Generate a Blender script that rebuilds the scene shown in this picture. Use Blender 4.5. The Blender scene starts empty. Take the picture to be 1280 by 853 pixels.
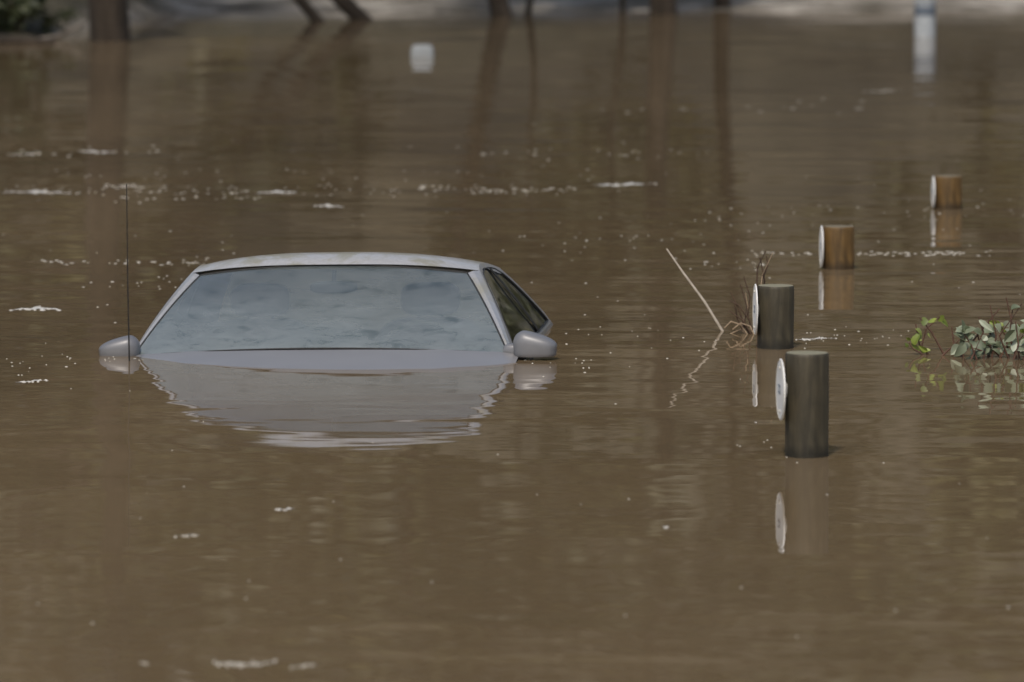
import bpy, math, random
from mathutils import Vector, Matrix
random.seed(7)
sc = bpy.context.scene
C = sc.collection
PI = math.pi
F, H, P = 7111.0, 2.27, math.atan(681.5/7111.0)

def at(px, py, z=0.0):
    a = P + math.atan((py-426.5)/F)
    Y = (H-z)/math.tan(a)
    d = Y*math.cos(P)+(H-z)*math.sin(P)
    return Vector(((px-640)/F*d, Y, z))
def ht(Y, py):
    return H - Y*math.tan(P+math.atan((py-426.5)/F))
def lerp(a, b, t): return a+(b-a)*t
def interp(tab, x):
    if x <= tab[0][0]: return tab[0][1]
    for (a, va), (b, vb) in zip(tab, tab[1:]):
        if x <= b:
            t = (x-a)/(b-a); return lerp(va, vb, t)
    return tab[-1][1]

# ------------------------------------------------------------- materials
def nodes(name):
    m = bpy.data.materials.new(name); m.use_nodes = True
    nt = m.node_tree
    return m, nt, nt.nodes['Principled BSDF'], nt.nodes['Material Output']
def coords(nt, scale=(1,1,1), kind='Object'):
    tc = nt.nodes.new('ShaderNodeTexCoord'); mp = nt.nodes.new('ShaderNodeMapping')
    mp.inputs['Scale'].default_value = scale
    nt.links.new(tc.outputs[kind], mp.inputs['Vector'])
    return mp.outputs['Vector']
def noise(nt, vec, scale, detail=4, rough=.55, dist=0.0):
    n = nt.nodes.new('ShaderNodeTexNoise')
    n.inputs['Scale'].default_value = scale; n.inputs['Detail'].default_value = detail
    n.inputs['Roughness'].default_value = rough; n.inputs['Distortion'].default_value = dist
    nt.links.new(vec, n.inputs['Vector']); return n.outputs['Fac']
def ramp(nt, fac, stops):
    r = nt.nodes.new('ShaderNodeValToRGB'); e = r.color_ramp.elements
    e[0].position, e[0].color = stops[0][0], (*stops[0][1], 1)
    e[1].position, e[1].color = stops[-1][0], (*stops[-1][1], 1)
    for p, c in stops[1:-1]:
        k = e.new(p); k.color = (*c, 1)
    nt.links.new(fac, r.inputs['Fac']); return r.outputs['Color']
def mrange(nt, val, a, b, c, d):
    r = nt.nodes.new('ShaderNodeMapRange')
    for k, x in zip(('From Min', 'From Max', 'To Min', 'To Max'), (a, b, c, d)): r.inputs[k].default_value = x
    nt.links.new(val, r.inputs['Value']); return r.outputs[0]
def mth(nt, op, a, b):
    r = nt.nodes.new('ShaderNodeMath'); r.operation = op
    for i, x in enumerate((a, b)):
        if isinstance(x, (int, float)): r.inputs[i].default_value = x
        else: nt.links.new(x, r.inputs[i])
    return r.outputs[0]
def bump(nt, h, dist, strength=1, normal=None):
    b = nt.nodes.new('ShaderNodeBump'); b.inputs['Distance'].default_value = dist
    b.inputs['Strength'].default_value = strength
    nt.links.new(h, b.inputs['Height'])
    if normal: nt.links.new(normal, b.inputs['Normal'])
    return b.outputs['Normal']
def mixc(nt, fac, a, b, mode='MIX'):
    m = nt.nodes.new('ShaderNodeMix'); m.data_type = 'RGBA'; m.blend_type = mode
    if isinstance(fac, float): m.inputs[0].default_value = fac
    else: nt.links.new(fac, m.inputs[0])
    for v, i in ((a, 6), (b, 7)):
        if isinstance(v, tuple): m.inputs[i].default_value = (*v, 1)
        else: nt.links.new(v, m.inputs[i])
    return m.outputs[2]
def mat(name, stops, scale=5, sc3=(1,1,1), rough=.7, metal=0, bumpd=0, detail=5, spec=.5, dist=0.0):
    m, nt, bs, out = nodes(name)
    v = coords(nt, sc3); n = noise(nt, v, scale, detail, .6, dist)
    nt.links.new(ramp(nt, n, stops), bs.inputs['Base Color'])
    bs.inputs['Roughness'].default_value = rough; bs.inputs['Metallic'].default_value = metal
    bs.inputs['Specular IOR Level'].default_value = spec
    if bumpd: nt.links.new(bump(nt, n, bumpd), bs.inputs['Normal'])
    return m
M = {}
def water_mat():
    m, nt, bs, out = nodes('muddy_water')
    silt = noise(nt, coords(nt, (.30, .10, 1)), 1.0, 5, .55, 1.0)
    col = ramp(nt, silt, [(.3, (.138, .098, .054)), (.5, (.178, .126, .070)), (.7, (.225, .160, .090))])
    nt.links.new(col, bs.inputs['Base Color'])
    bs.inputs['IOR'].default_value = 1.42
    bs.inputs['Roughness'].default_value = .018
    v1 = coords(nt, (.42, 1, 1))
    a = noise(nt, v1, 3.2, 1, .35, .4)
    a2 = noise(nt, v1, 8, 1, .4, .2)
    b = noise(nt, coords(nt, (.6, 1, 1)), 22, 1, .5)
    c = noise(nt, coords(nt, (.6, 1, 1)), .8, 1, .5)
    calm = mrange(nt, noise(nt, coords(nt, (.12, .3, 1)), 1, 3, .5, .5), .38, .62, .22, 1.0)
    n1 = bump(nt, c, .010)
    n2 = bump(nt, mth(nt, 'MULTIPLY', a, calm), .0048, 1, n1)
    n3 = bump(nt, mth(nt, 'MULTIPLY', a2, calm), .0006, 1, n2)
    n4 = bump(nt, mth(nt, 'MULTIPLY', b, calm), .00005, 1, n3)
    nt.links.new(n4, bs.inputs['Normal'])
    return m
M['water'] = water_mat()
def ground_mat():
    m, nt, bs, out = nodes('bank_ground')
    v = coords(nt)
    n = noise(nt, v, 2.2, 7, .65)
    litter = ramp(nt, n, [(.35, (.03, .028, .014)), (.5, (.065, .056, .032)), (.65, (.12, .10, .065))])
    sand = ramp(nt, noise(nt, coords(nt, (.6, 1, 1)), 2.0, 6, .7), [(.36, (.08, .068, .045)), (.5, (.22, .195, .16)), (.64, (.50, .46, .40))])
    sep = nt.nodes.new('ShaderNodeSeparateXYZ'); nt.links.new(v, sep.inputs[0])
    s2 = mixc(nt, mrange(nt, sep.outputs['X'], -4.6, -3.9, 0, 1), litter, sand)
    nt.links.new(mixc(nt, mrange(nt, sep.outputs['Z'], .09, .2, 0, 1), s2, litter), bs.inputs['Base Color'])
    bs.inputs['Roughness'].default_value = .9
    nt.links.new(bump(nt, n, .1), bs.inputs['Normal'])
    return m
M['ground'] = ground_mat()
def paint_mat(name, lo, hi, dirtc, dirt_rng=(.50, .66), rr=(.28, .55), coat=.5, metal=.25, bmp=.0002):
    m, nt, bs, out = nodes(name)
    v = coords(nt)
    n = noise(nt, v, 4.0, 9, .72, .4)
    fine = noise(nt, v, 60, 3, .6)
    dirt = ramp(nt, n, [(dirt_rng[0], (0, 0, 0)), (dirt_rng[1], (.85, .85, .85))])
    base = ramp(nt, fine, [(.3, lo), (.7, hi)])
    nt.links.new(mixc(nt, dirt, base, dirtc), bs.inputs['Base Color'])
    nt.links.new(mrange(nt, n, .3, .7, *rr), bs.inputs['Roughness'])
    bs.inputs['Metallic'].default_value = metal
    bs.inputs['Coat Weight'].default_value = coat; bs.inputs['Coat Roughness'].default_value = .08
    if bmp: nt.links.new(bump(nt, fine, bmp), bs.inputs['Normal'])
    return m
M['paint'] = paint_mat('silver_paint', (.34, .34, .345), (.41, .41, .415), (.33, .31, .24), (.49, .62))
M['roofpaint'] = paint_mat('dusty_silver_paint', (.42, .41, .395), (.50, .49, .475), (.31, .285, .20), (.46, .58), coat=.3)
M['wetpaint'] = mat('wet_silver_paint', [(.3, (.215, .21, .215)), (.7, (.245, .24, .243))], 2.5, rough=.30, metal=.1, detail=2)
M['mirrorpaint'] = mat('mirror_housing_paint', [(.3, (.165, .165, .175)), (.7, (.205, .205, .213))], 12, rough=.42, metal=.2)
def glass_mat(name, film, tint, cols, grad=None, ior=1.75):
    m, nt, bs, out = nodes(name)
    v = coords(nt)
    nt.nodes.remove(bs)
    tr = nt.nodes.new('ShaderNodeBsdfTransparent'); tr.inputs[0].default_value = (*tint, 1)
    gl = nt.nodes.new('ShaderNodeBsdfGlossy'); gl.inputs['Roughness'].default_value = .04
    gl.inputs['Color'].default_value = (.9, .95, 1, 1)
    df = nt.nodes.new('ShaderNodeBsdfDiffuse')
    n = noise(nt, coords(nt, (1.0, 1.0, 3)), 2.0, 3, .5, .3)
    n2 = noise(nt, coords(nt, (2.4, 2.4, 11)), 3.2, 7, .68, .6)
    nt.links.new(ramp(nt, n2, [(.34, cols[0]), (.45, cols[1]), (.70, cols[2])]), df.inputs['Color'])
    w_ = mrange(nt, n, .38, .62, film[0], film[1])
    if grad:
        sep = nt.nodes.new('ShaderNodeSeparateXYZ'); nt.links.new(v, sep.inputs[0])
        w_ = mth(nt, 'MULTIPLY', w_, mrange(nt, sep.outputs['Z'], .97, 1.28, grad[0], grad[1]))
    m1 = nt.nodes.new('ShaderNodeMixShader'); nt.links.new(w_, m1.inputs[0])
    nt.links.new(tr.outputs[0], m1.inputs[1]); nt.links.new(df.outputs[0], m1.inputs[2])
    fr = nt.nodes.new('ShaderNodeFresnel'); fr.inputs[0].default_value = ior
    m2 = nt.nodes.new('ShaderNodeMixShader'); nt.links.new(fr.outputs[0], m2.inputs[0])
    nt.links.new(m1.outputs[0], m2.inputs[1]); nt.links.new(gl.outputs[0], m2.inputs[2])
    nt.links.new(m2.outputs[0], out.inputs[0])
    return m
M['windshield'] = glass_mat('fogged_windscreen_painted_reflections', (.50, .60), (.88, .94, .92), ((.135, .168, .174), (.215, .250, .256), (.270, .305, .312)), (1.35, .66))  # darkest film tone paints tree reflections as mottles over the fog
M['sideglass'] = glass_mat('side_glass', (.86, .94), (.8, .86, .82), ((.74, .80, .79), (.82, .88, .87), (.88, .93, .92)), ior=1.25)
M['rearglass'] = glass_mat('rear_glass', (.35, .5), (.8, .86, .82), ((.26, .30, .28), (.34, .38, .36), (.42, .46, .44)), ior=1.5)
M['rubber'] = mat('black_rubber', [(.3, (.015, .015, .015)), (.7, (.035, .035, .033))], 30, rough=.6)
M['interior'] = mat('interior_trim', [(.3, (.12, .118, .11)), (.7, (.17, .16, .15))], 20, rough=.85)
M['seat'] = mat('seat_cloth', [(.3, (.26, .23, .19)), (.7, (.34, .30, .25))], 12, rough=.95)
M['mirrorglass'] = mat('mirror_glass', [(.3, (.6, .6, .62)), (.7, (.7, .7, .72))], 5, rough=.05, metal=1)
M['antenna'] = mat('antenna_metal', [(.3, (.010, .008, .006)), (.7, (.022, .019, .016))], 40, rough=.6)
def post_mat(name, stops, rim):
    m, nt, bs, out = nodes(name)
    v = coords(nt, (1, 1, .10)); g = noise(nt, v, 42, 5, .6, .3)
    big = noise(nt, coords(nt, (1, 1, .4)), 9, 5, .65, .6)
    c = ramp(nt, g, stops)
    blot = ramp(nt, big, [(.38, (.6, .59, .57)), (.65, (1.15, 1.1, 1.02))])
    c2 = mixc(nt, 1.0, c, blot, 'MULTIPLY')
    tc = nt.nodes.new('ShaderNodeNewGeometry'); sp = nt.nodes.new('ShaderNodeSeparateXYZ')
    nt.links.new(tc.outputs['Position'], sp.inputs[0])
    wob = mth(nt, 'ADD', sp.outputs['Z'], mth(nt, 'MULTIPLY', mth(nt, 'SUBTRACT', big, .5), .05))
    c3 = mixc(nt, mrange(nt, wob, .012, .045, 0, 1), mixc(nt, 1.0, c2, (.42, .42, .40), 'MULTIPLY'), c2)
    sn = nt.nodes.new('ShaderNodeSeparateXYZ'); nt.links.new(tc.outputs['Normal'], sn.inputs[0])
    c4 = mixc(nt, ramp(nt, sn.outputs['Z'], [(.5, (0, 0, 0)), (.8, (1, 1, 1))]), c3, rim)
    nt.links.new(c4, bs.inputs['Base Color'])
    bs.inputs['Roughness'].default_value = .6
    nt.links.new(bump(nt, g, .003), bs.inputs['Normal'])
    return m
M['post_dark'] = post_mat('weathered_olive_wood', [(.25, (.034, .028, .017)), (.5, (.060, .051, .031)), (.75, (.096, .083, .053))], (.24, .22, .14))
M['post_brown'] = post_mat('weathered_brown_wood', [(.25, (.065, .037, .010)), (.5, (.14, .080, .022)), (.75, (.225, .135, .042))], (.18, .15, .09))
M['disc'] = mat('white_disc_face', [(.35, (.80, .79, .75)), (.6, (.92, .91, .88))], 14, rough=.45)
M['mark'] = mat('faded_blue_mark', [(.3, (.20, .24, .30)), (.7, (.38, .41, .44))], 40, rough=.6)
M['band'] = mat('blue_grey_band', [(.3, (.08, .10, .13)), (.7, (.13, .155, .19))], 40, rough=.6)
M['discback'] = mat('disc_edge', [(.3, (.5, .48, .43)), (.7, (.66, .63, .57))], 20, rough=.6)
M['white'] = mat('weathered_white_paint', [(.3, (.26, .28, .295)), (.7, (.40, .425, .44))], 6, rough=.6)
M['greybox'] = mat('weathered_grey_paint', [(.3, (.20, .215, .22)), (.7, (.30, .315, .32))], 6, rough=.7)
M['bark'] = mat('tree_bark', [(.3, (.014, .010, .006)), (.5, (.031, .022, .014)), (.7, (.058, .043, .03))], 7, (1, 1, .25), rough=.95, bumpd=.04)
M['foam'] = mat('foam', [(.3, (.40, .38, .33)), (.7, (.66, .64, .59))], 60, rough=.6)
M['foamdull'] = mat('foam_bubbles', [(.3, (.26, .235, .18)), (.7, (.60, .57, .50))], 3, rough=.5)
M['twig'] = mat('dry_twig', [(.3, (.040, .022, .013)), (.7, (.10, .058, .034))], 30, rough=.8)
M['palestick'] = mat('bleached_stick', [(.3, (.34, .29, .23)), (.7, (.54, .48, .40))], 30, rough=.8)
M['tan'] = mat('dry_tan_blade', [(.3, (.24, .17, .11)), (.7, (.40, .30, .20))], 30, rough=.8)
M['greywood'] = mat('grey_driftwood', [(.3, (.10, .085, .07)), (.7, (.24, .21, .18))], 10, rough=.9)
M['redstem'] = mat('red_brown_stem', [(.3, (.06, .028, .018)), (.7, (.13, .065, .04))], 30, rough=.7)
def leaf_mat(name, stops, scale=6, rough=.5, isl=.5):
    m, nt, bs, out = nodes(name)
    gi = nt.nodes.new('ShaderNodeNewGeometry')
    n = noise(nt, coords(nt), scale, 3, .6)
    f = mth(nt, 'ADD', mth(nt, 'MULTIPLY', gi.outputs['Random Per Island'], isl), mth(nt, 'SUBTRACT', n, isl/2))
    nt.links.new(ramp(nt, f, stops), bs.inputs['Base Color'])
    bs.inputs['Roughness'].default_value = rough
    return m
M['leafgrey'] = leaf_mat('grey_green_leaf', [(.2, (.07, .09, .045)), (.5, (.20, .23, .15)), (.8, (.40, .43, .33))])
M['leafyellow'] = leaf_mat('yellow_green_leaf', [(.2, (.08, .11, .018)), (.5, (.18, .23, .035)), (.8, (.30, .35, .065))])
M['crown'] = leaf_mat('tree_leaves', [(.34, (.020, .018, .008)), (.5, (.060, .061, .021)), (.66, (.135, .118, .042))], .2, isl=.14)
M['shrubleaf'] = leaf_mat('shrub_leaves', [(.2, (.015, .022, .008)), (.5, (.04, .05, .02)), (.8, (.10, .11, .05))], 2)

# ------------------------------------------------------------- mesh builder
class MB:
    def __init__(s): s.v = []; s.f = []
    def add(s, vs, fs):
        o = len(s.v); s.v += [tuple(v) for v in vs]; s.f += [tuple(i+o for i in f) for f in fs]
        return s
    def grid(s, fn, nu, nv):
        vs = [fn(i/nu, j/nv) for i in range(nu+1) for j in range(nv+1)]
        fs = [(i*(nv+1)+j, (i+1)*(nv+1)+j, (i+1)*(nv+1)+j+1, i*(nv+1)+j+1) for i in range(nu) for j in range(nv)]
        return s.add(vs, fs)
    def strip(s, A, B):
        n = len(A)
        return s.add(list(A)+list(B), [(i, i+1, n+i+1, n+i) for i in range(n-1)])
    def tube(s, pts, rad, n=6, closed=False):
        pts = [Vector(p) for p in pts]; m = len(pts)
        if not isinstance(rad, (list, tuple)): rad = [rad]*m
        vs = []; up = Vector((.13, .21, .97)).normalized()
        for i, p in enumerate(pts):
            if closed: t = (pts[(i+1) % m]-pts[i-1])
            else: t = pts[min(i+1, m-1)]-pts[max(i-1, 0)]
            t.normalize()
            a = t.cross(up if abs(t.dot(up)) < .95 else Vector((1, 0, 0))).normalized(); b = t.cross(a)
            for k in range(n):
                an = 2*PI*k/n; vs.append(p+(a*math.cos(an)+b*math.sin(an))*rad[i])
        fs = []
        for i in range(m if closed else m-1):
            j = (i+1) % m
            for k in range(n):
                fs.append((i*n+k, i*n+(k+1) % n, j*n+(k+1) % n, j*n+k))
        if not closed:
            fs.append(tuple(range(n))[::-1]); fs.append(tuple((m-1)*n+k for k in range(n)))
        return s.add(vs, fs)
    def lathe(s, prof, n=32, mtx=None, wob=None):
        vs = []; fs = []
        for i, (r, z) in enumerate(prof):
            for k in range(n):
                a = 2*PI*k/n; rr = r*(wob(a, z) if wob else 1)
                p = Vector((rr*math.cos(a), rr*math.sin(a), z))
                vs.append(mtx @ p if mtx else p)
        for i in range(len(prof)-1):
            for k in range(n):
                fs.append((i*n+k, i*n+(k+1) % n, (i+1)*n+(k+1) % n, (i+1)*n+k))
        fs.append(tuple(range(n))[::-1]); fs.append(tuple((len(prof)-1)*n+k for k in range(n)))
        return s.add(vs, fs)
    def rbox(s, c, h, pw=4.0, n=16, m=10, clampf=None):
        c = Vector(c)
        def sg(x, e): return math.copysign(abs(x)**e, x)
        e = 2/pw
        vs = []; fs = []
        for i in range(m+1):
            ph = -PI/2+PI*i/m
            for k in range(n):
                th = 2*PI*k/n
                p = Vector((sg(math.cos(ph), e)*sg(math.cos(th), e)*h[0], sg(math.cos(ph), e)*sg(math.sin(th), e)*h[1], sg(math.sin(ph), e)*h[2]))
                if clampf: p = clampf(p)
                vs.append(c+p)
        for i in range(m):
            for k in range(n):
                fs.append((i*n+k, i*n+(k+1) % n, (i+1)*n+(k+1) % n, (i+1)*n+k))
        return s.add(vs, fs)
    def build(s, name, m, parent=None, smooth=True):
        me = bpy.data.meshes.new(name); me.from_pydata(s.v, [], s.f); me.update()
        if smooth:
            me.polygons.foreach_set('use_smooth', [True]*len(me.polygons))
            try: me.set_sharp_from_angle(angle=math.radians(38))
            except Exception: pass
        o = bpy.data.objects.new(name, me); me.materials.append(m); C.objects.link(o)
        if parent: o.parent = parent
        return o
def tag(o, label=None, cat=None, group=None, kind=None):
    if label: o['label'] = label
    if cat: o['category'] = cat
    if group: o['group'] = group
    if kind: o['kind'] = kind
    return o
def empty(name, loc, label, cat, group=None):
    o = bpy.data.objects.new(name, None); C.objects.link(o); o.location = loc
    o.empty_display_size = .1
    return tag(o, label, cat, group)

# ------------------------------------------------------------- setting
def shore(x):
    t = min(1, max(0, (x+4.6)/1.4)); t = t*t*(3-2*t)
    return lerp(52.8, 60.2, t)+.35*math.sin(x*1.3)+.2*math.sin(x*3.1+1)
def gz(x, y):
    d = y-shore(x)
    if d < 0: z = max(-1.6, d*.12)
    elif d < 6: z = d*.075
    else: z = .45+(d-6)*.10
    if d > 25: z += (d-25)*.42
    z = min(z, 48+6*math.sin(x*.03))
    if d > -1: z += .05*math.sin(x*2.1+y)*min(1, max(0, d*.3))
    return z
xs = [-300, -200, -120, -80, -50, -30]+[-20+.5*i for i in range(81)]+[30, 50, 80, 120, 200, 300]
ys = [-300, -100, 0, 20, 40, 46]+[50+.5*i for i in range(61)]+[82, 86, 92, 100, 115, 140, 180, 240, 300]
g = MB(); n = len(ys)
g.add([(x, y, gz(x, y)) for x in xs for y in ys], [(i*n+j, (i+1)*n+j, (i+1)*n+j+1, i*n+j+1) for i in range(len(xs)-1) for j in range(n-1)])
tag(g.build('ground', M['ground']), kind='structure')
w = MB(); w.add([(-300, -300, 0), (300, -300, 0), (300, 90, 0), (-300, 90, 0)], [(0, 1, 2, 3)])
tag(w.build('water', M['water'], smooth=False), kind='structure')

# ------------------------------------------------------------- trees on the far bank
def leaves(mb, c, rad, n, size, rng, squash=1.0):
    clumps = [(Vector((rng.gauss(0, .45), rng.gauss(0, .45), rng.gauss(0, .4)*squash))*rad, rng.uniform(.18, .38)*rad) for _ in range(max(5, n//60))]
    for i in range(n):
        cc, r = rng.choice(clumps)
        p = Vector(c)+cc+Vector((rng.gauss(0, 1), rng.gauss(0, 1), rng.gauss(0, .8)))*r*.6
        q = Matrix.Rotation(rng.uniform(0, 2*PI), 3, 'Z') @ Matrix.Rotation(rng.uniform(0, PI), 3, 'X')
        s = size*rng.uniform(.6, 1.3)
        vs = [p+q @ Vector(t)*s for t in ((-.5, 0, 0), (-.1, -.28, .05), (.5, 0, .02), (-.1, .28, .06))]
        mb.add(vs, [(0, 1, 2, 3)])
def tree(base, dia, lean, hgt, label, seed, crown_r=2.6, group='trees on the far bank'):
    rng = random.Random(seed)
    root = empty('tree', base, label, 'tree', group)
    t = MB(); pts = []; rad = []
    N = 14
    for i in range(N+1):
        f = i/N; z = -.5+f*(hgt+.5)
        zz = z+base.z                      # height above the water
        pts.append((lean[0]*zz*(1-.35*max(0, zz)/hgt)+.05*(math.sin(f*9+seed)-math.sin(seed+.6)), lean[1]*f*hgt+.05*math.cos(f*7+seed), z))
        rad.append(dia/2*(1.25 if i == 0 else 1.08 if i == 1 else 1-.6*f))
    t.tube(pts, rad, 12)
    for k in range(6):
        f = rng.uniform(.45, .95); i = int(f*N); b = Vector(pts[i]); a = rng.uniform(0, 2*PI)
        L = rng.uniform(1.2, 2.6); d = Vector((math.cos(a), math.sin(a), rng.uniform(.4, .9)))
        t.tube([b, b+d*L*.4+Vector((0, 0, .05)), b+d*L*.75+Vector((0, 0, .25)), b+d*L+Vector((0, 0, .5))], [rad[i]*.5, rad[i]*.36, rad[i]*.22, .015], 6)
    t.build('trunk', M['bark'], root)
    c = MB(); top = Vector(pts[-1])
    leaves(c, top+Vector((0, 0, -.3)), crown_r, 1300, .26, rng, .9)
    c.build('crown', M['crown'], root, smooth=False)
def tb(px, py): p = at(px, py); p.z = gz(p.x, p.y); return p
tree(tb(140, 51), .42, (.0, .0), 7, 'thickest dark tree trunk standing in the water at far left', 1, 3.2)
tree(tb(402, 27), .13, (-.80, .1), 5, 'thin trunk leaning hard to the left on the far bank', 2, 1.8)
tree(tb(455, 25), .19, (-1.05, .1), 4.5, 'leaning trunk just right of the thinnest leaning one', 3, 2.0)
tree(tb(627, 20), .22, (-.28, 0), 6, 'slightly tilted trunk at the waterline near the top centre', 4, 2.6)
tree(tb(655, 17), .08, (.05, 0), 3.0, 'thin upright sapling trunk beside the tilted centre trunk', 5, 1.3)
tree(tb(775, 16), .08, (-.03, 0), 3.0, 'thinnest upright sapling left of the broad upright trunk', 6, 1.3)
tree(tb(830, 18), .28, (.0, 0), 7, 'broad upright dark trunk right of centre on the far bank', 8, 3.0)
tree(tb(903, 12), .18, (.04, 0), 5.5, 'upright trunk furthest right on the far bank', 9, 2.6)
rng = random.Random(5); wd = MB()
for i in range(70):
    x = rng.uniform(-32, 32); y = rng.uniform(70, 84); z0 = gz(x, y); h = rng.uniform(5, 15)
    leaves(wd, (x, y, z0+h), rng.uniform(2.2, 3.6), 330, .6, rng)
for i in range(75):
    x = rng.uniform(-22, 22); y = rng.uniform(67, 72); z0 = gz(x, y)
    leaves(wd, (x, y, z0+rng.uniform(.5, 3.4)), rng.uniform(1.1, 1.9), 200, .34, rng)
tag(wd.build('woodland', M['crown'], smooth=False), 'mass of dull green woodland foliage beyond the far bank', 'woodland', kind='stuff')

# bank shrub at top left with driftwood
p = at(16, 49); root = empty('shrub', (p.x, p.y+.3, gz(p.x, p.y+.3)), 'leafy grey green shrub on the far bank at the top left corner', 'shrub')
rg = random.Random(11); st = MB(); lf = MB()
for k in range(16):
    a = rg.uniform(0, 2*PI); L = rg.uniform(.4, .9)
    e = Vector((math.cos(a)*.45*L, math.sin(a)*.3*L, L))
    st.tube([(0, 0, -.1), e*.5+Vector((.03, 0, .05)), e], [.014, .009, .004], 5)
for c in ((-.15, 0, .15), (.1, 0, .32), (-.3, 0, .5), (0, .1, .75), (.22, 0, .12), (-.4, .1, .2), (.15, .1, .6)):
    leaves(lf, c, .30, 480, .085, rg)
st.build('stem', M['twig'], root); lf.build('foliage', M['shrubleaf'], root, smooth=False)
p = at(78, 50)
d = MB(); d.tube([(p.x-.30, p.y+.1, -.01), (p.x-.05, p.y+.05, .03), (p.x+.16, p.y, .13), (p.x+.24, p.y+.1, .16)], [.014, .022, .016, .006], 7)
d.tube([(p.x+.0, p.y+.05, .05), (p.x+.05, p.y-.05, .10), (p.x+.0, p.y-.08, .17)], [.012, .009, .004], 6)
tag(d.build('driftwood_branch', M['greywood']), 'pale bleached driftwood branch lying between the shrub and thickest trunk', 'driftwood')
p = at(20, 55)
d = MB(); d.tube([(p.x-.6, p.y+.1, .0), (p.x-.1, p.y, .02), (p.x+.35, p.y+.1, .0)], [.05, .06, .035], 8)
tag(d.build('fallen_log', M['bark']), 'dark fallen log at the water edge below the shrub at far left', 'log')

# far white markers
p = at(1156, 46); root = empty('marker_post', (p.x, p.y, -.9), 'tall white marker post standing far off at the top right', 'post')
z1 = .9+ht(p.y, 4); m_ = MB()
m_.lathe([(.095, 0), (.1, .3), (.1, z1-.03), (.094, z1)], 28); m_.build('shaft', M['white'], root)
m_ = MB(); m_.lathe([(.103, z1+.003), (.106, z1+.012), (.106, z1+.03), (.09, z1+.045), (.02, z1+.05)], 28); m_.build('cap', M['white'], root)
m_ = MB(); m_.lathe([(.1035, z1-.115), (.1035, z1-.03)], 28); m_.build('band', M['band'], root)
p = at(528, 71); root = empty('utility_box', (p.x, p.y, -.6), 'small pale square box top poking out of the far water', 'box')
z1 = .6+ht(p.y, 56); m_ = MB()
m_.rbox((0, 0, z1/2), (.104, .085, z1/2), 7, 36, 24); m_.build('housing', M['greybox'], root)

# ------------------------------------------------------------- bollards with discs
def bollard(pxc, pyb, ptop, dcy, dr, material, label, seed, ang, off, R=.0755):
    p = at(pxc, pyb); top = ht(p.y, ptop); base = -.7
    rg = random.Random(seed); ph = rg.uniform(0, 6)
    root = empty('wooden_post', (p.x, p.y, base), label, 'post', 'round wooden posts with white discs')
    h = top-base
    lg = MB()
    prof = [(R*.98, 0)]+[(R*(1+.012*math.sin(i*1.9+ph)), h*i/12) for i in range(1, 12)]+[(R, h-.012), (R*.985, h-.004), (R*.95, h), (R*.6, h+.001), (R*.3, h+.001)]
    lg.lathe(prof, 40, wob=lambda a, z: 1+.018*math.sin(3*a+ph)+.01*math.sin(7*a+ph*2+z*2))
    lg.build('log', material, root)
    th = math.radians(ang); nrm = Vector((-math.cos(th), -math.sin(th), 0))
    cz = ht(p.y, dcy)-base
    q = nrm.to_track_quat('Z', 'Y').to_matrix().to_4x4()
    mt = Matrix.Translation(Vector((0, 0, cz))+nrm*(R+off)) @ q
    if off > .004:                      # spacer block between log and disc
        sp = MB(); sp.lathe([(.03, -off-.004), (.03, .001)], 16, mt); sp.build('disc_spacer', M['discback'], root)
    dk = MB(); dk.lathe([(dr*.97, 0), (dr, .001), (dr, .004), (dr*.985, .005), (dr*.9, .0055), (dr*.5, .0058), (.004, .0058)], 48, mt)
    face = dk.build('disc', M['disc'], root)
    rm = MB(); rm.tube([mt @ Vector((dr*.955*math.cos(a*PI/24), dr*.955*math.sin(a*PI/24), .0050)) for a in range(48)], .0018, 6, True)
    rm.build('disc_rim', M['discback'], face)
    for s in (-1, 1):
        b = MB(); b.lathe([(.006, .0058), (.006, .009), (.003, .0105)], 10, mt @ Matrix.Translation((0, s*dr*.7, 0))); b.build('bolt', M['discback'], face)
    mk = MB()
    for (cx, cy, sx, sy) in ((-.1, .12, .30, .05), (-.1, -.10, .30, .05), (.12, .01, .05, .16), (-.2, .0, .05, .10)):
        mk.lathe([(dr*1.0, .0062), (dr*1.0, .0070)], 20, mt @ Matrix.Translation((dr*cx, dr*cy, 0)) @ Matrix.Diagonal((sx, sy, 1, 1)))
    mk.build('faded_mark', M['mark'], face)
    return root
bollard(1008, 570, 441, 487, .107, M['post_dark'], 'nearest and tallest olive brown wooden post with white disc on its left', 1, 5.0, .012)
bollard(969.5, 435, 357, 387, .106, M['post_dark'], 'dark wooden post with dry twigs behind its white disc, second nearest', 2, 2.0, .006)
bollard(1048, 336, 283, 308, .1, M['post_brown'], 'orange brown wooden post with white disc, third nearest of four', 3, 1.4, .004)
bollard(1185, 261, 220, 240, .088, M['post_brown'], 'farthest short brown wooden post with white disc at upper right', 4, 1.2, .004)

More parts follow.
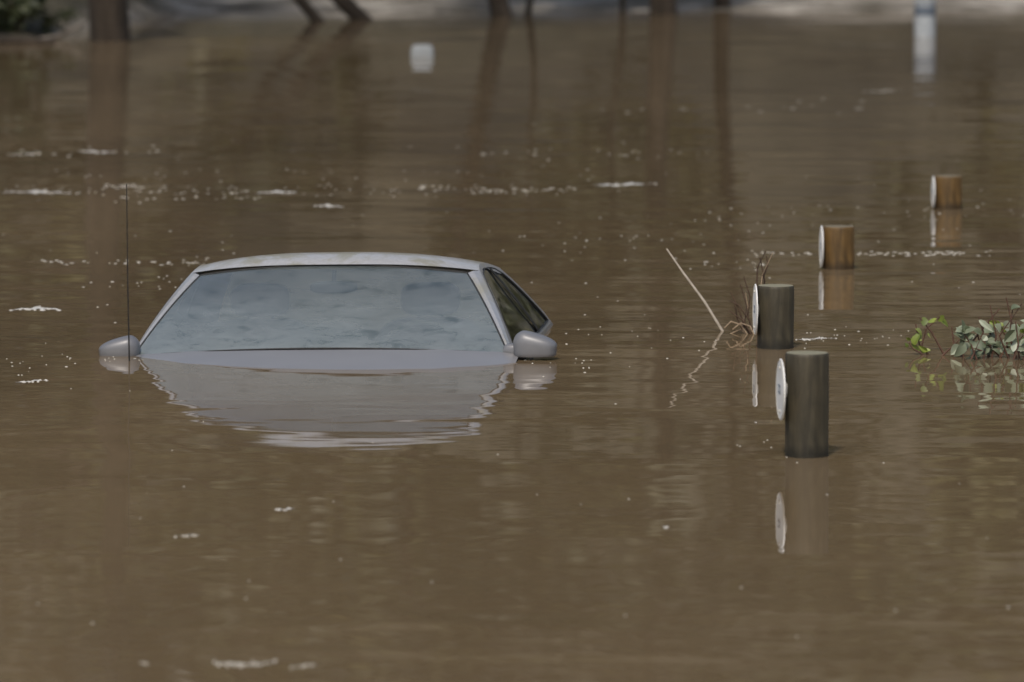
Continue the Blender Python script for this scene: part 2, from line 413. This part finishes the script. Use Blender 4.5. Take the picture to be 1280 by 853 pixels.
# ------------------------------------------------------------- sticks, twigs, plants
p = at(903, 414)
a = Vector((p.x, p.y, 0)); s_ = (833-903)/(F/p.y); top = Vector((a.x+s_, a.y+.05, ht(a.y+.05, 311)))
d = MB(); d.tube([a+Vector((.06, 0, -.1)), a, a.lerp(top, .35)+Vector((.006, 0, .004)), a.lerp(top, .7)+Vector((-.003, 0, .006)), top], [.0058, .0056, .0052, .0044, .0030], 7)
tag(d.build('leaning_stick', M['palestick']), 'thin pale bare stick leaning left out of the water near the dark post', 'stick')
p = at(937, 420); root = empty('dry_twigs', (p.x, p.y+.1, 0), 'tuft of dry reddish twigs growing behind the second nearest post', 'twigs')
rg = random.Random(3)
def gpt(px, py, Y):
    d = Y*math.cos(P)+1.9*math.sin(P); return Vector(((px-640)/F*d, Y, ht(Y, py)))
def twig(pts, Y, r, mt_='twig', root=root):
    tb_ = MB(); q = [gpt(x, y, Y)-root.location for x, y in pts]
    n_ = len(q); tb_.tube(q, [lerp(r, r*.6, i/(n_-1)) for i in range(n_)], 5); return tb_.build('twig', M[mt_], root)
Yt = p.y+.1
for k, pts in enumerate([[(948, 425), (949, 380), (953, 345), (966, 316)], [(947, 425), (946, 360), (947, 335), (957, 314)], [(942, 425), (930, 405), (925, 390), (914, 366)],
            [(940, 425), (926, 412), (912, 418)], [(945, 425), (935, 395), (938, 372), (930, 346)], [(944, 425), (928, 400), (911, 388)],
            [(946, 425), (938, 408), (926, 404), (916, 412)], [(950, 425), (956, 350), (950, 322)],
            [(943, 425), (937, 400), (924, 382), (912, 376)], [(940, 426), (926, 406), (914, 402), (906, 410)],
            [(935, 426), (922, 398), (918, 378)], [(938, 425), (930, 410), (934, 384), (926, 356)], [(932, 426), (928, 404), (936, 388), (932, 366)],
            [(948, 400), (953, 350), (960, 332), (958, 320)]]):
    twig(pts, Yt+rg.uniform(-.03, .03), .0042, ('twig', 'tan')[k % 3 == 0])
def leaf(mb, p, d, L, W, up, rg):
    d = d.normalized(); s = d.cross(up).normalized(); n_ = s.cross(d)
    prof = [(0, 0), (.12, .55), (.35, 1), (.6, .92), (.82, .55), (1, 0)]
    vs = []; cup = rg.uniform(.0, .4); droop = rg.uniform(0, .6)
    for f, wd_ in prof:
        c = p+d*L*f-n_*L*droop*f*f
        vs += [c-s*W/2*wd_+n_*W*cup*wd_, c, c+s*W/2*wd_+n_*W*cup*wd_]
    fs = []
    for i in range(len(prof)-1):
        for k in (0, 1): fs.append((3*i+k, 3*i+k+1, 3*i+4+k, 3*i+3+k))
    mb.add(vs, fs)
def plant(px, py, label, stems, lmat, L, seed, smat='redstem'):
    p = at(px, py); rg = random.Random(seed)
    root = empty('leafy_plant', (p.x, p.y, 0), label, 'plant')
    lf = MB()
    for pts, has in stems:
        Y = p.y+rg.uniform(-.1, .1)
        q = [gpt(x, y, Y)-root.location for x, y in pts]; n_ = len(q)
        st = MB(); st.tube(q, [lerp(.0048, .0024, i/(n_-1)) for i in range(n_)], 5); st.build('stem', M[smat], root)
        for k in range(has):
            f = rg.uniform(.2, 1)*(n_-1); i = min(int(f), n_-2); b = q[i].lerp(q[i+1], f-i)
            a = rg.uniform(0, 2*PI); dd = Vector((math.cos(a), rg.uniform(-.6, .3), math.sin(a)*.7+.1))
            up = Vector((rg.uniform(-.9, .9), -.8, rg.uniform(.0, 1.2))).normalized()
            leaf(lf, b+Vector((rg.gauss(0, .008), 0, rg.gauss(0, .008))), dd, L*rg.uniform(.35, 1.3), L*rg.uniform(.35, .85), up, rg)
    lf.build('foliage', M[lmat], root)
plant(1158, 442, 'small yellow green sprig with a red stem left of the grey green plant', [
    ([(1165, 448), (1150, 430), (1145, 405)], 4), ([(1180, 442), (1165, 415), (1150, 397)], 1), ([(1160, 446), (1142, 436), (1137, 428)], 5), ([(1150, 446), (1158, 412), (1178, 394)], 5), ([(1195, 445), (1190, 408)], 0), ([(1178, 446), (1200, 425)], 0)], 'leafyellow', .046, 4)
plant(1236, 448, 'grey green leafy plant rising from the water at the right edge', [
    ([(1205, 450), (1205, 425), (1215, 408)], 8), ([(1222, 450), (1215, 432), (1204, 414)], 7), ([(1235, 450), (1240, 425), (1236, 400)], 6),
    ([(1250, 450), (1268, 415), (1258, 372)], 1), ([(1268, 450), (1274, 430), (1270, 402)], 6), ([(1255, 450), (1240, 435), (1228, 426)], 7),
    ([(1290, 450), (1280, 435), (1262, 420)], 8), ([(1230, 450), (1232, 440), (1215, 434)], 5), ([(1280, 450), (1288, 430), (1300, 404)], 7), ([(1240, 450), (1246, 420), (1238, 382)], 2),
    ([(1200, 449), (1222, 420), (1250, 386)], 0), ([(1262, 449), (1250, 420), (1278, 380)], 0), ([(1272, 449), (1262, 420), (1266, 388)], 2), ([(1215, 449), (1230, 415), (1224, 396)], 1)], 'leafgrey', .058, 6)
plant(1262, 446, 'bright green shoots tucked behind the grey green plant at right edge', [
    ([(1262, 448), (1258, 420), (1244, 400)], 6), ([(1275, 448), (1272, 430), (1285, 412)], 5), ([(1240, 448), (1226, 430), (1222, 416)], 4)], 'leafyellow', .046, 9)

# ------------------------------------------------------------- foam
def dome(mb, x, y, rx, ry, h, rg):
    n_ = 9; vs = [(x, y, h+.001)]
    a0 = rg.uniform(0, 1)
    o = [rg.uniform(.75, 1.2) for _ in range(n_)]
    for k in range(n_):
        a = a0+2*PI*k/n_; vs.append((x+math.cos(a)*rx*.6*o[k], y+math.sin(a)*ry*.6*o[k], h*.75))
    for k in range(n_):
        a = a0+2*PI*k/n_; vs.append((x+math.cos(a)*rx*o[k], y+math.sin(a)*ry*o[k], -.001))
    fs = [(0, 1+k, 1+(k+1) % n_) for k in range(n_)]+[(1+k, 1+n_+k, 1+n_+(k+1) % n_, 1+(k+1) % n_) for k in range(n_)]
    mb.add(vs, fs)
rg = random.Random(21)
def patch(px, py, wpx, hpx, n_, label=None, r0=.012, film=1.0, spread=.5, mname='foam'):
    mb = MB(); c = at(px, py); e = at(px+wpx/2, py); hw = e.x-c.x
    hd = (at(px, py-hpx/2).y-c.y)
    K = 40; top_ = []; bot = []; ph = rg.uniform(0, 9)
    for k in range(K+1):
        u = -1+2*k/K; t = film*(1-abs(u)**1.6)*hd*.30*(1+.6*math.sin(u*7+ph)+.4*math.sin(u*17+2*ph)+rg.uniform(-.2, .2))
        t = max(.003, t); mid = hd*.35*math.sin(u*2.3+ph)+hd*.12*math.sin(u*9+ph)
        top_.append((c.x+u*hw*.9, c.y+mid+t, .0015)); bot.append((c.x+u*hw*.9, c.y+mid-t, .0015))
    mb.strip(bot, top_)
    for k in range(n_):
        u = max(-.9, min(.9, rg.gauss(0, .45))); i = int((u+.9)/1.8*K); my = (top_[i][1]+bot[i][1])/2; sp = (top_[i][1]-bot[i][1])/film
        r = r0*rg.uniform(.3, 1.1)
        dome(mb, c.x+u*hw, my+max(-1.2, min(1.2, rg.gauss(0, spread)))*sp, r*rg.uniform(1, 1.8), r, .0025+r*.06, rg)
    return tag(mb.build('foam_patch', M[mname]), label, 'foam', 'patches of foam floating on the water')
patch(45, 387, 66, 7, 40, 'white foam patch floating left of the car below its roof level', .010)
patch(120, 190, 50, 4, 20, 'bright foam streak on the dark trunk reflection at upper left', .009)
patch(345, 241, 56, 5, 20, 'foam streak above the car roof', .009)
patch(780, 231, 90, 5, 34, 'long thin foam streak in mid distance right of centre', .009)
patch(410, 258, 42, 4, 18, 'foam streak between the roof and the upper foam line', .008)
patch(40, 477, 44, 6, 16, 'broken foam scraps at left edge below the car mirror', .007, .6)
patch(357, 637, 26, 5, 12, 'small bright foam scrap on open water below the car reflection', .006, .6)
patch(235, 670, 34, 5, 14, 'faint foam scrap at lower left below the car reflection', .004, .3, .6, 'foamdull')
patch(305, 830, 84, 9, 60, 'bubbly foam patch near the bottom edge of the water', .0038, .25, .5, 'foamdull')
patch(380, 833, 34, 7, 22, 'smaller bubble cluster beside the bubbly patch at bottom', .0034, .3, .45, 'foamdull')
patch(180, 830, 14, 4, 7, 'tiny foam dot at the bottom left', .0030, .4, .5, 'foamdull')
patch(1020, 424, 56, 4, 18, 'thin foam scraps just right of the second nearest post', .007, .7)
patch(45, 241, 96, 5, 34, 'foam raft at the left edge in the upper foam line', .009)
patch(30, 193, 44, 4, 12, 'thin faint foam streak at the far left edge', .008, .8, .5, 'foamdull')
patch(1105, 114, 56, 4, 10, 'blurred foam streak in the far water at upper right', .009, .6, .5, 'foamdull')
patch(832, 659, 9, 4, 5, 'lone small foam dot in open water left of nearest post reflection', .004)
st = MB()
def specks(y, x0, x1, n_, jit, r=.006, el=1.0):
    for _ in range(n_):
        q = at(rg.uniform(x0, x1), y+rg.gauss(0, jit)); rr = r*rg.uniform(.35, 1.2)
        dome(st, q.x, q.y, rr*rg.uniform(1, 1.8)*el, rr, .002, rg)
specks(238, 0, 720, 90, 4, .006); specks(245, 150, 330, 26, 5, .006, 1.8); specks(218, 60, 820, 36, 5, .005)
specks(236, 520, 720, 30, 2, .006, 2.4); specks(234, 130, 180, 14, 1.5, .007, 2); specks(190, 20, 200, 14, 3, .006, 2.4); specks(192, 560, 860, 16, 4, .006, 2)
specks(317, 940, 1240, 90, 1.5, .006, 1.5); specks(328, 50, 260, 40, 2, .007, 1.5); specks(330, 880, 960, 16, 3, .006)
specks(355, 90, 240, 16, 5, .006); specks(300, 640, 1000, 30, 14, .005)
specks(265, 880, 1280, 30, 6, .006); specks(190, 330, 900, 16, 6, .006); specks(130, 700, 1100, 16, 8, .007, 2)
specks(425, 700, 900, 22, 14, .0035); specks(455, 0, 110, 18, 12, .004); specks(560, 900, 1060, 14, 8, .003)
specks(420, 1000, 1140, 26, 8, .004); specks(620, 0, 1280, 20, 60, .003); specks(780, 0, 1280, 12, 40, .003); specks(300, 0, 1280, 90, 60, .004)
specks(450, 130, 180, 10, 3, .004); specks(457, 620, 740, 14, 5, .004)
tag(st.build('foam_specks', M['foamdull']), 'scattered pale foam specks drifting across the brown water', 'foam', kind='stuff')

# ------------------------------------------------------------- the car
ZO = .95
car = empty('sunken_car', (-.809+.0166, 22.73, -ZO), 'silver grey saloon car flooded to the base of its windscreen', 'car')
car.rotation_euler = (0, math.radians(-1.0), math.radians(-6.0))
def L(u, v, z): return Vector((u, v, z+ZO))
def bw(v):
    t = min(1, max(0, (v-.28)/1.7)); return .786+.020*math.sin(PI*t)+.010*t
def tum(v, z):
    k = .49+.08*min(1.1, max(0, v/2)); return k*z+.45*z*z
def S(v, z, s=1):
    u = bw(v)-(tum(v, z) if z > 0 else 0)+(.030*min(1, -z/.2) if z < 0 else 0)
    return L(s*u, v, z)
def gb(t): return L(.768*t, .12+.16*t*t, .050-.042*t*t)
def gt(t): return L(.557*t, .62+.10*t*t, .345-.045*t*t)
def gsurf(t, w):
    p = gb(t).lerp(gt(t), w); p.z += .016*4*w*(1-w); return p
wsb = MB(); wsb.grid(lambda a, b: gsurf(2*a-1, b), 28, 12); wsb.build('windscreen', M['windshield'], car)
per = [gsurf(-1+i/12, 0) for i in range(25)]+[gsurf(1, i/8) for i in range(1, 8)]+[gsurf(1-i/12, 1) for i in range(25)]+[gsurf(-1, 1-i/8) for i in range(1, 8)]
t = MB(); t.tube(per, .0042, 6, True); t.build('windscreen_seal', M['rubber'], car)
fb = MB()
for (fa, fbn) in ((lambda i: gsurf(-1+i/12, 0), lambda i: gsurf((-1+i/12)*.985, .015)), (lambda i: gsurf(-1+i/12, 1), lambda i: gsurf((-1+i/12)*.985, .975))):
    fb.strip([fa(i)-Vector((0, -.003, .003)) for i in range(25)], [fbn(i)-Vector((0, -.003, .003)) for i in range(25)])
fb.build('glass_border', M['rubber'], car)
RV = 1.30
zc = [(0, .350), (.06, .368), (.15, .383), (.24, .386), (.38, .380), (.55, .369), (.8, .350), (1, .328)]
ze = [(0, .306), (.12, .320), (.25, .325), (.6, .311), (1, .275)]
def roofp(a, b):
    a = a**1.3
    j = 2*b-1; vf = .608+.165*j*j; v = vf+(RV-vf)*a
    e = interp(ze, a); c = interp(zc, a); z = e+(c-e)*(1-abs(j)**2.6)
    ve = .773+(RV-.773)*a
    return L(j*(bw(ve)-tum(ve, e)), v, z)
rf = MB(); rf.grid(roofp, 30, 36); rf.build('roof', M['roofpaint'], car)
body = MB()
Oc = [(RV, .275), (1.40, .222), (1.49, .168), (1.58, .112), (1.68, .052), (1.80, -.015)]
Ic = [(1.265, .252), (1.36, .205), (1.445, .155), (1.53, .100), (1.61, .052), (1.66, .018)]
for s in (1, -1):
    Fr = [S(lerp(.31, .773, w/10), lerp(.008, .306, w/10)+.014*4*(w/10)*(1-w/10), s) for w in range(11)]
    Mid = [(gsurf(s, w/10).lerp(Fr[w], .5)+Vector((0, -.008, .005))) for w in range(11)]
    body.strip([gsurf(s, w/10) for w in range(11)], Mid); body.strip(Mid, Fr)
    Wi = [S(lerp(.39, .80, w/10), lerp(.018, .292, w/10)+.012*4*(w/10)*(1-w/10), s) for w in range(11)]
    body.strip(Fr, Wi)
    aa = [0, .12, .25, .4, .6, .8, 1]
    Oe = [S(.773+(RV-.773)*a, interp(ze, a), s) for a in aa]
    Ie = [S(lerp(.80, 1.265, a), lerp(interp(ze, a)-.015, .252, a*a), s) for a in aa]
    body.strip(Oe, Ie)
    body.strip([S(v, z, s) for v, z in Oc], [S(v, z, s) for v, z in Ic])
    body.strip([S(v, z, s) for v, z in Oc], [L(s*lerp(.50, .66, i/5), v, z+.018) for i, (v, z) in enumerate(Oc)])
    vv = [-.9, -.6, -.3, 0, .2, .31, .46, .8, 1.2, 1.45, 1.6, 1.68, 1.8, 1.95, 2.1, 2.3, 2.7, 2.95]
    def top(v): return .018 if .31 <= v <= 1.69 else (-.012-.10*max(0, .31-v) if v < .31 else -.015-.05*(v-1.8))
    rows = []
    for f in (0, .02, .08, .3, .7, 1):
        rows.append([S(v, lerp(top(v), -.72, f), s) for v in vv])
    for a_, b_ in zip(rows, rows[1:]): body.strip(a_, b_)
    body.strip([S(.31, .008, s), S(.46, .018, s)], [S(.31, -.012, s), S(.46, .0, s)])
for v, sg_, zt in ((-.9, -1, -.14), (2.95, 1, -.08)):
    A = [L(u/8*.77, v+sg_*.18*(1-abs(u/8)**2.5), zt-.02) for u in range(-8, 9)]
    B = [L(u/8*.77, v+sg_*.22*(1-abs(u/8)**2.5), -.4) for u in range(-8, 9)]
    D = [L(u/8*.77, v+sg_*.16*(1-abs(u/8)**2.5), -.72) for u in range(-8, 9)]
    body.strip(A, B); body.strip(B, D)
body.build('body_shell', M['paint'], car)
def hood(a, b):
    j = 2*b-1; u = .815*j; vb = .105+.16*min(1, abs(j)*1.04)**2
    v = lerp(vb, -1.05+.15*abs(j)**2.5, a)
    z = .046-.034*abs(j)**2.2-.13*(vb-v)*(1+.3*(vb-v)) - .25*max(0, abs(j)-.9)*.3 + .004*math.exp(-((abs(j)-.62)/.06)**2)
    return L(u, v, z)
h = MB(); h.grid(hood, 24, 48); h.build('bonnet', M['wetpaint'], car)
cw = MB(); cw.strip([gb(-1+i/12)+Vector((0, .004, -.004)) for i in range(25)], [hood(0, .5+.5*(-1+i/12)*.94)+Vector((0, .012, -.004)) for i in range(25)]); cw.build('cowl', M['rubber'], car)
bl = MB(); bl.grid(lambda a, b: L((2*b-1)*.76, lerp(1.80, 3.05-.1*abs(2*b-1)**2, a), -.035-.05*a-.02*(2*b-1)**2), 8, 16); bl.build('boot_lid', M['wetpaint'], car)
rs = MB(); rs.grid(lambda a, b: L((2*b-1)*lerp(.50, .66, a), lerp(RV, 1.81, a)+.03*(1-(2*b-1)**2)*a, lerp(.300, -.01, a)+.02*4*a*(1-a)+.018*(1-(2*b-1)**2)*(1-a)-.010), 10, 16)
rs.build('rear_screen', M['rearglass'], car)
for s in (1, -1):
    def pane(pts, name='side_window'):
        q = [S(v, z, s)-Vector((s*.006, 0, 0)) for v, z in pts]
        c = sum(q, Vector())/len(q); c.x = S(sum(v for v, z in pts)/len(pts), sum(z for v, z in pts)/len(pts), s).x-s*.004
        pm = MB(); n_ = len(q); pm.add(q+[c], [(i, (i+1) % n_, n_) for i in range(n_)])
        o = pm.build(name, M['sideglass'], car)
        sl = MB(); dense = []
        for i in range(n_):
            A_, B_ = pts[i], pts[(i+1) % n_]
            for k in range(4):
                dense.append(S(lerp(A_[0], B_[0], k/4), lerp(A_[1], B_[1], k/4), s))
        sl.tube(dense, .0034, 5, True); sl.build('seal', M['rubber'], o)
    pane([(.39, .016), (.49, .105), (.59, .183), (.69, .246), (.80, .293), (.92, .303), (1.03, .297), (1.17, .016)])
    pane([(1.195, .016), (1.055, .296), (1.15, .283), (1.265, .252), (1.36, .205), (1.445, .155), (1.53, .100), (1.61, .052), (1.655, .018)])
    bp = MB(); bp.strip([S(lerp(1.165, 1.025, i/6), .01+.288*i/6, s) for i in range(7)], [S(lerp(1.20, 1.06, i/6), .01+.286*i/6, s) for i in range(7)]); bp.build('door_pillar', M['rubber'], car)
    # wedge mirrors: flat undersides just at the water, tops falling away outwards
    mc = .880 if s > 0 else .824; mz = .030 if s > 0 else .030; mw = .090 if s > 0 else .084
    bot_ = -.032 if s > 0 else -.020
    hs = MB(); hs.rbox((s*mc, .27, mz+ZO), (mw, .062, .062 if s > 0 else .056), 3.0, 32, 20,
                       clampf=lambda p: Vector((p.x*(1.0 if p.z > 0 else .97), min(p.y, .028), p.z*(1-.42*max(-.55, s*p.x/.088)) if p.z > 0 else max(p.z, bot_))))
    mo = hs.build('door_mirror', M['mirrorpaint'], car)
    ar = MB(); ar.rbox((s*.795, .30, .012+ZO), (.05, .035, .036), 3.5, 12, 8); ar.build('mirror_arm', M['mirrorpaint'], mo)
    mg = MB(); mg.rbox((s*mc, .301, mz+.010+ZO), (.058, .003, .024), 3.2, 20, 10); mg.build('mirror_glass', M['mirrorglass'], mo)
an = MB(); b = L(-.742, .03, -.06)
an.tube([b, b+Vector((0, 0, .1)), b+Vector((.001, 0, .4)), b+Vector((.006, .0, .790))], [.0040, .0032, .0026, .0020], 6); an.tube([b, b+Vector((0, 0, .07))], [.009, .006], 8)
an.build('antenna', M['antenna'], car)
# interior
db = MB(); db.grid(lambda a, b: L((2*b-1)*.66, lerp(.16+.13*(2*b-1)**2, .72, a), .012-.02*(2*b-1)**2+.02*math.sin(a*PI)-.05*a*a), 8, 16); db.build('dashboard', M['interior'], car)
sw = MB(); ctr = L(.36, .80, -.07)
ring = [ctr+Vector((.18*math.cos(a*PI/12), -.06*math.sin(a*PI/12), .165*math.sin(a*PI/12))) for a in range(24)]
sw.tube(ring, .011, 8, True); sw.tube([ring[0], ctr, ring[12]], .014, 6); sw.build('steering_wheel', M['interior'], car)
for s in (1, -1):
    seat = MB(); seat.rbox((s*.36, 1.05, -.18+ZO), (.24, .09, .27), 4, 20, 12); so = seat.build('front_seat', M['seat'], car)
    hr = MB(); hr.rbox((s*.36, 1.07, .165+ZO), (.125, .05, .07), 3.5, 20, 12); hr.build('headrest', M['seat'], so)
    for k in (-.05, .05):
        pz = MB(); pz.tube([L(s*.36+k, 1.07, .05), L(s*.36+k, 1.07, .12)], .006, 6); pz.build('headrest_stalk', M['antenna'], so)
rm = MB(); rm.rbox((.02, .575, .258+ZO), (.10, .016, .026), 3, 20, 10); ro = rm.build('rear_view_mirror', M['rubber'], car)
r2 = MB(); r2.tube([L(.02, .58, .28), L(.02, .60, .326)], .01, 6); r2.build('mirror_stem', M['rubber'], ro)
hl = MB(); hl.grid(lambda a, b: roofp(.02+a*.96, .03+b*.94)-Vector((0, 0, .018)), 12, 16); hl.build('headliner', M['seat'], car)

# ------------------------------------------------------------- light, sky, camera
S_ = Vector((-.14, -.58, .80)).normalized()
wld = bpy.data.worlds.new('World'); sc.world = wld; wld.use_nodes = True
nt = wld.node_tree; sky = nt.nodes.new('ShaderNodeTexSky'); sky.sky_type = 'NISHITA'; sky.sun_disc = False
sky.sun_elevation = math.asin(S_.z); sky.sun_rotation = math.atan2(S_.x, S_.y); sky.dust_density = 3; sky.air_density = 1.2
nt.links.new(sky.outputs[0], nt.nodes['Background'].inputs[0]); nt.nodes['Background'].inputs[1].default_value = .12
sd = bpy.data.lights.new('sun', 'SUN'); sd.energy = 2.05; sd.angle = math.radians(4); sd.color = (1, .93, .83)
so = bpy.data.objects.new('sun', sd); C.objects.link(so); so.rotation_euler = S_.to_track_quat('Z', 'Y').to_euler()
cd = bpy.data.cameras.new('camera'); cd.sensor_width = 36; cd.lens = 36*F/1280; cd.clip_end = 2000; cd.clip_start = .1
cd.dof.use_dof = True; cd.dof.focus_distance = 22.4; cd.dof.aperture_fstop = 3.6
cam = bpy.data.objects.new('camera', cd); C.objects.link(cam); cam.location = (0, 0, H); cam.rotation_euler = (PI/2-P, 0, 0)
sc.camera = cam
sc.view_settings.view_transform = 'Standard'; sc.view_settings.look = 'None'; sc.view_settings.exposure = 0
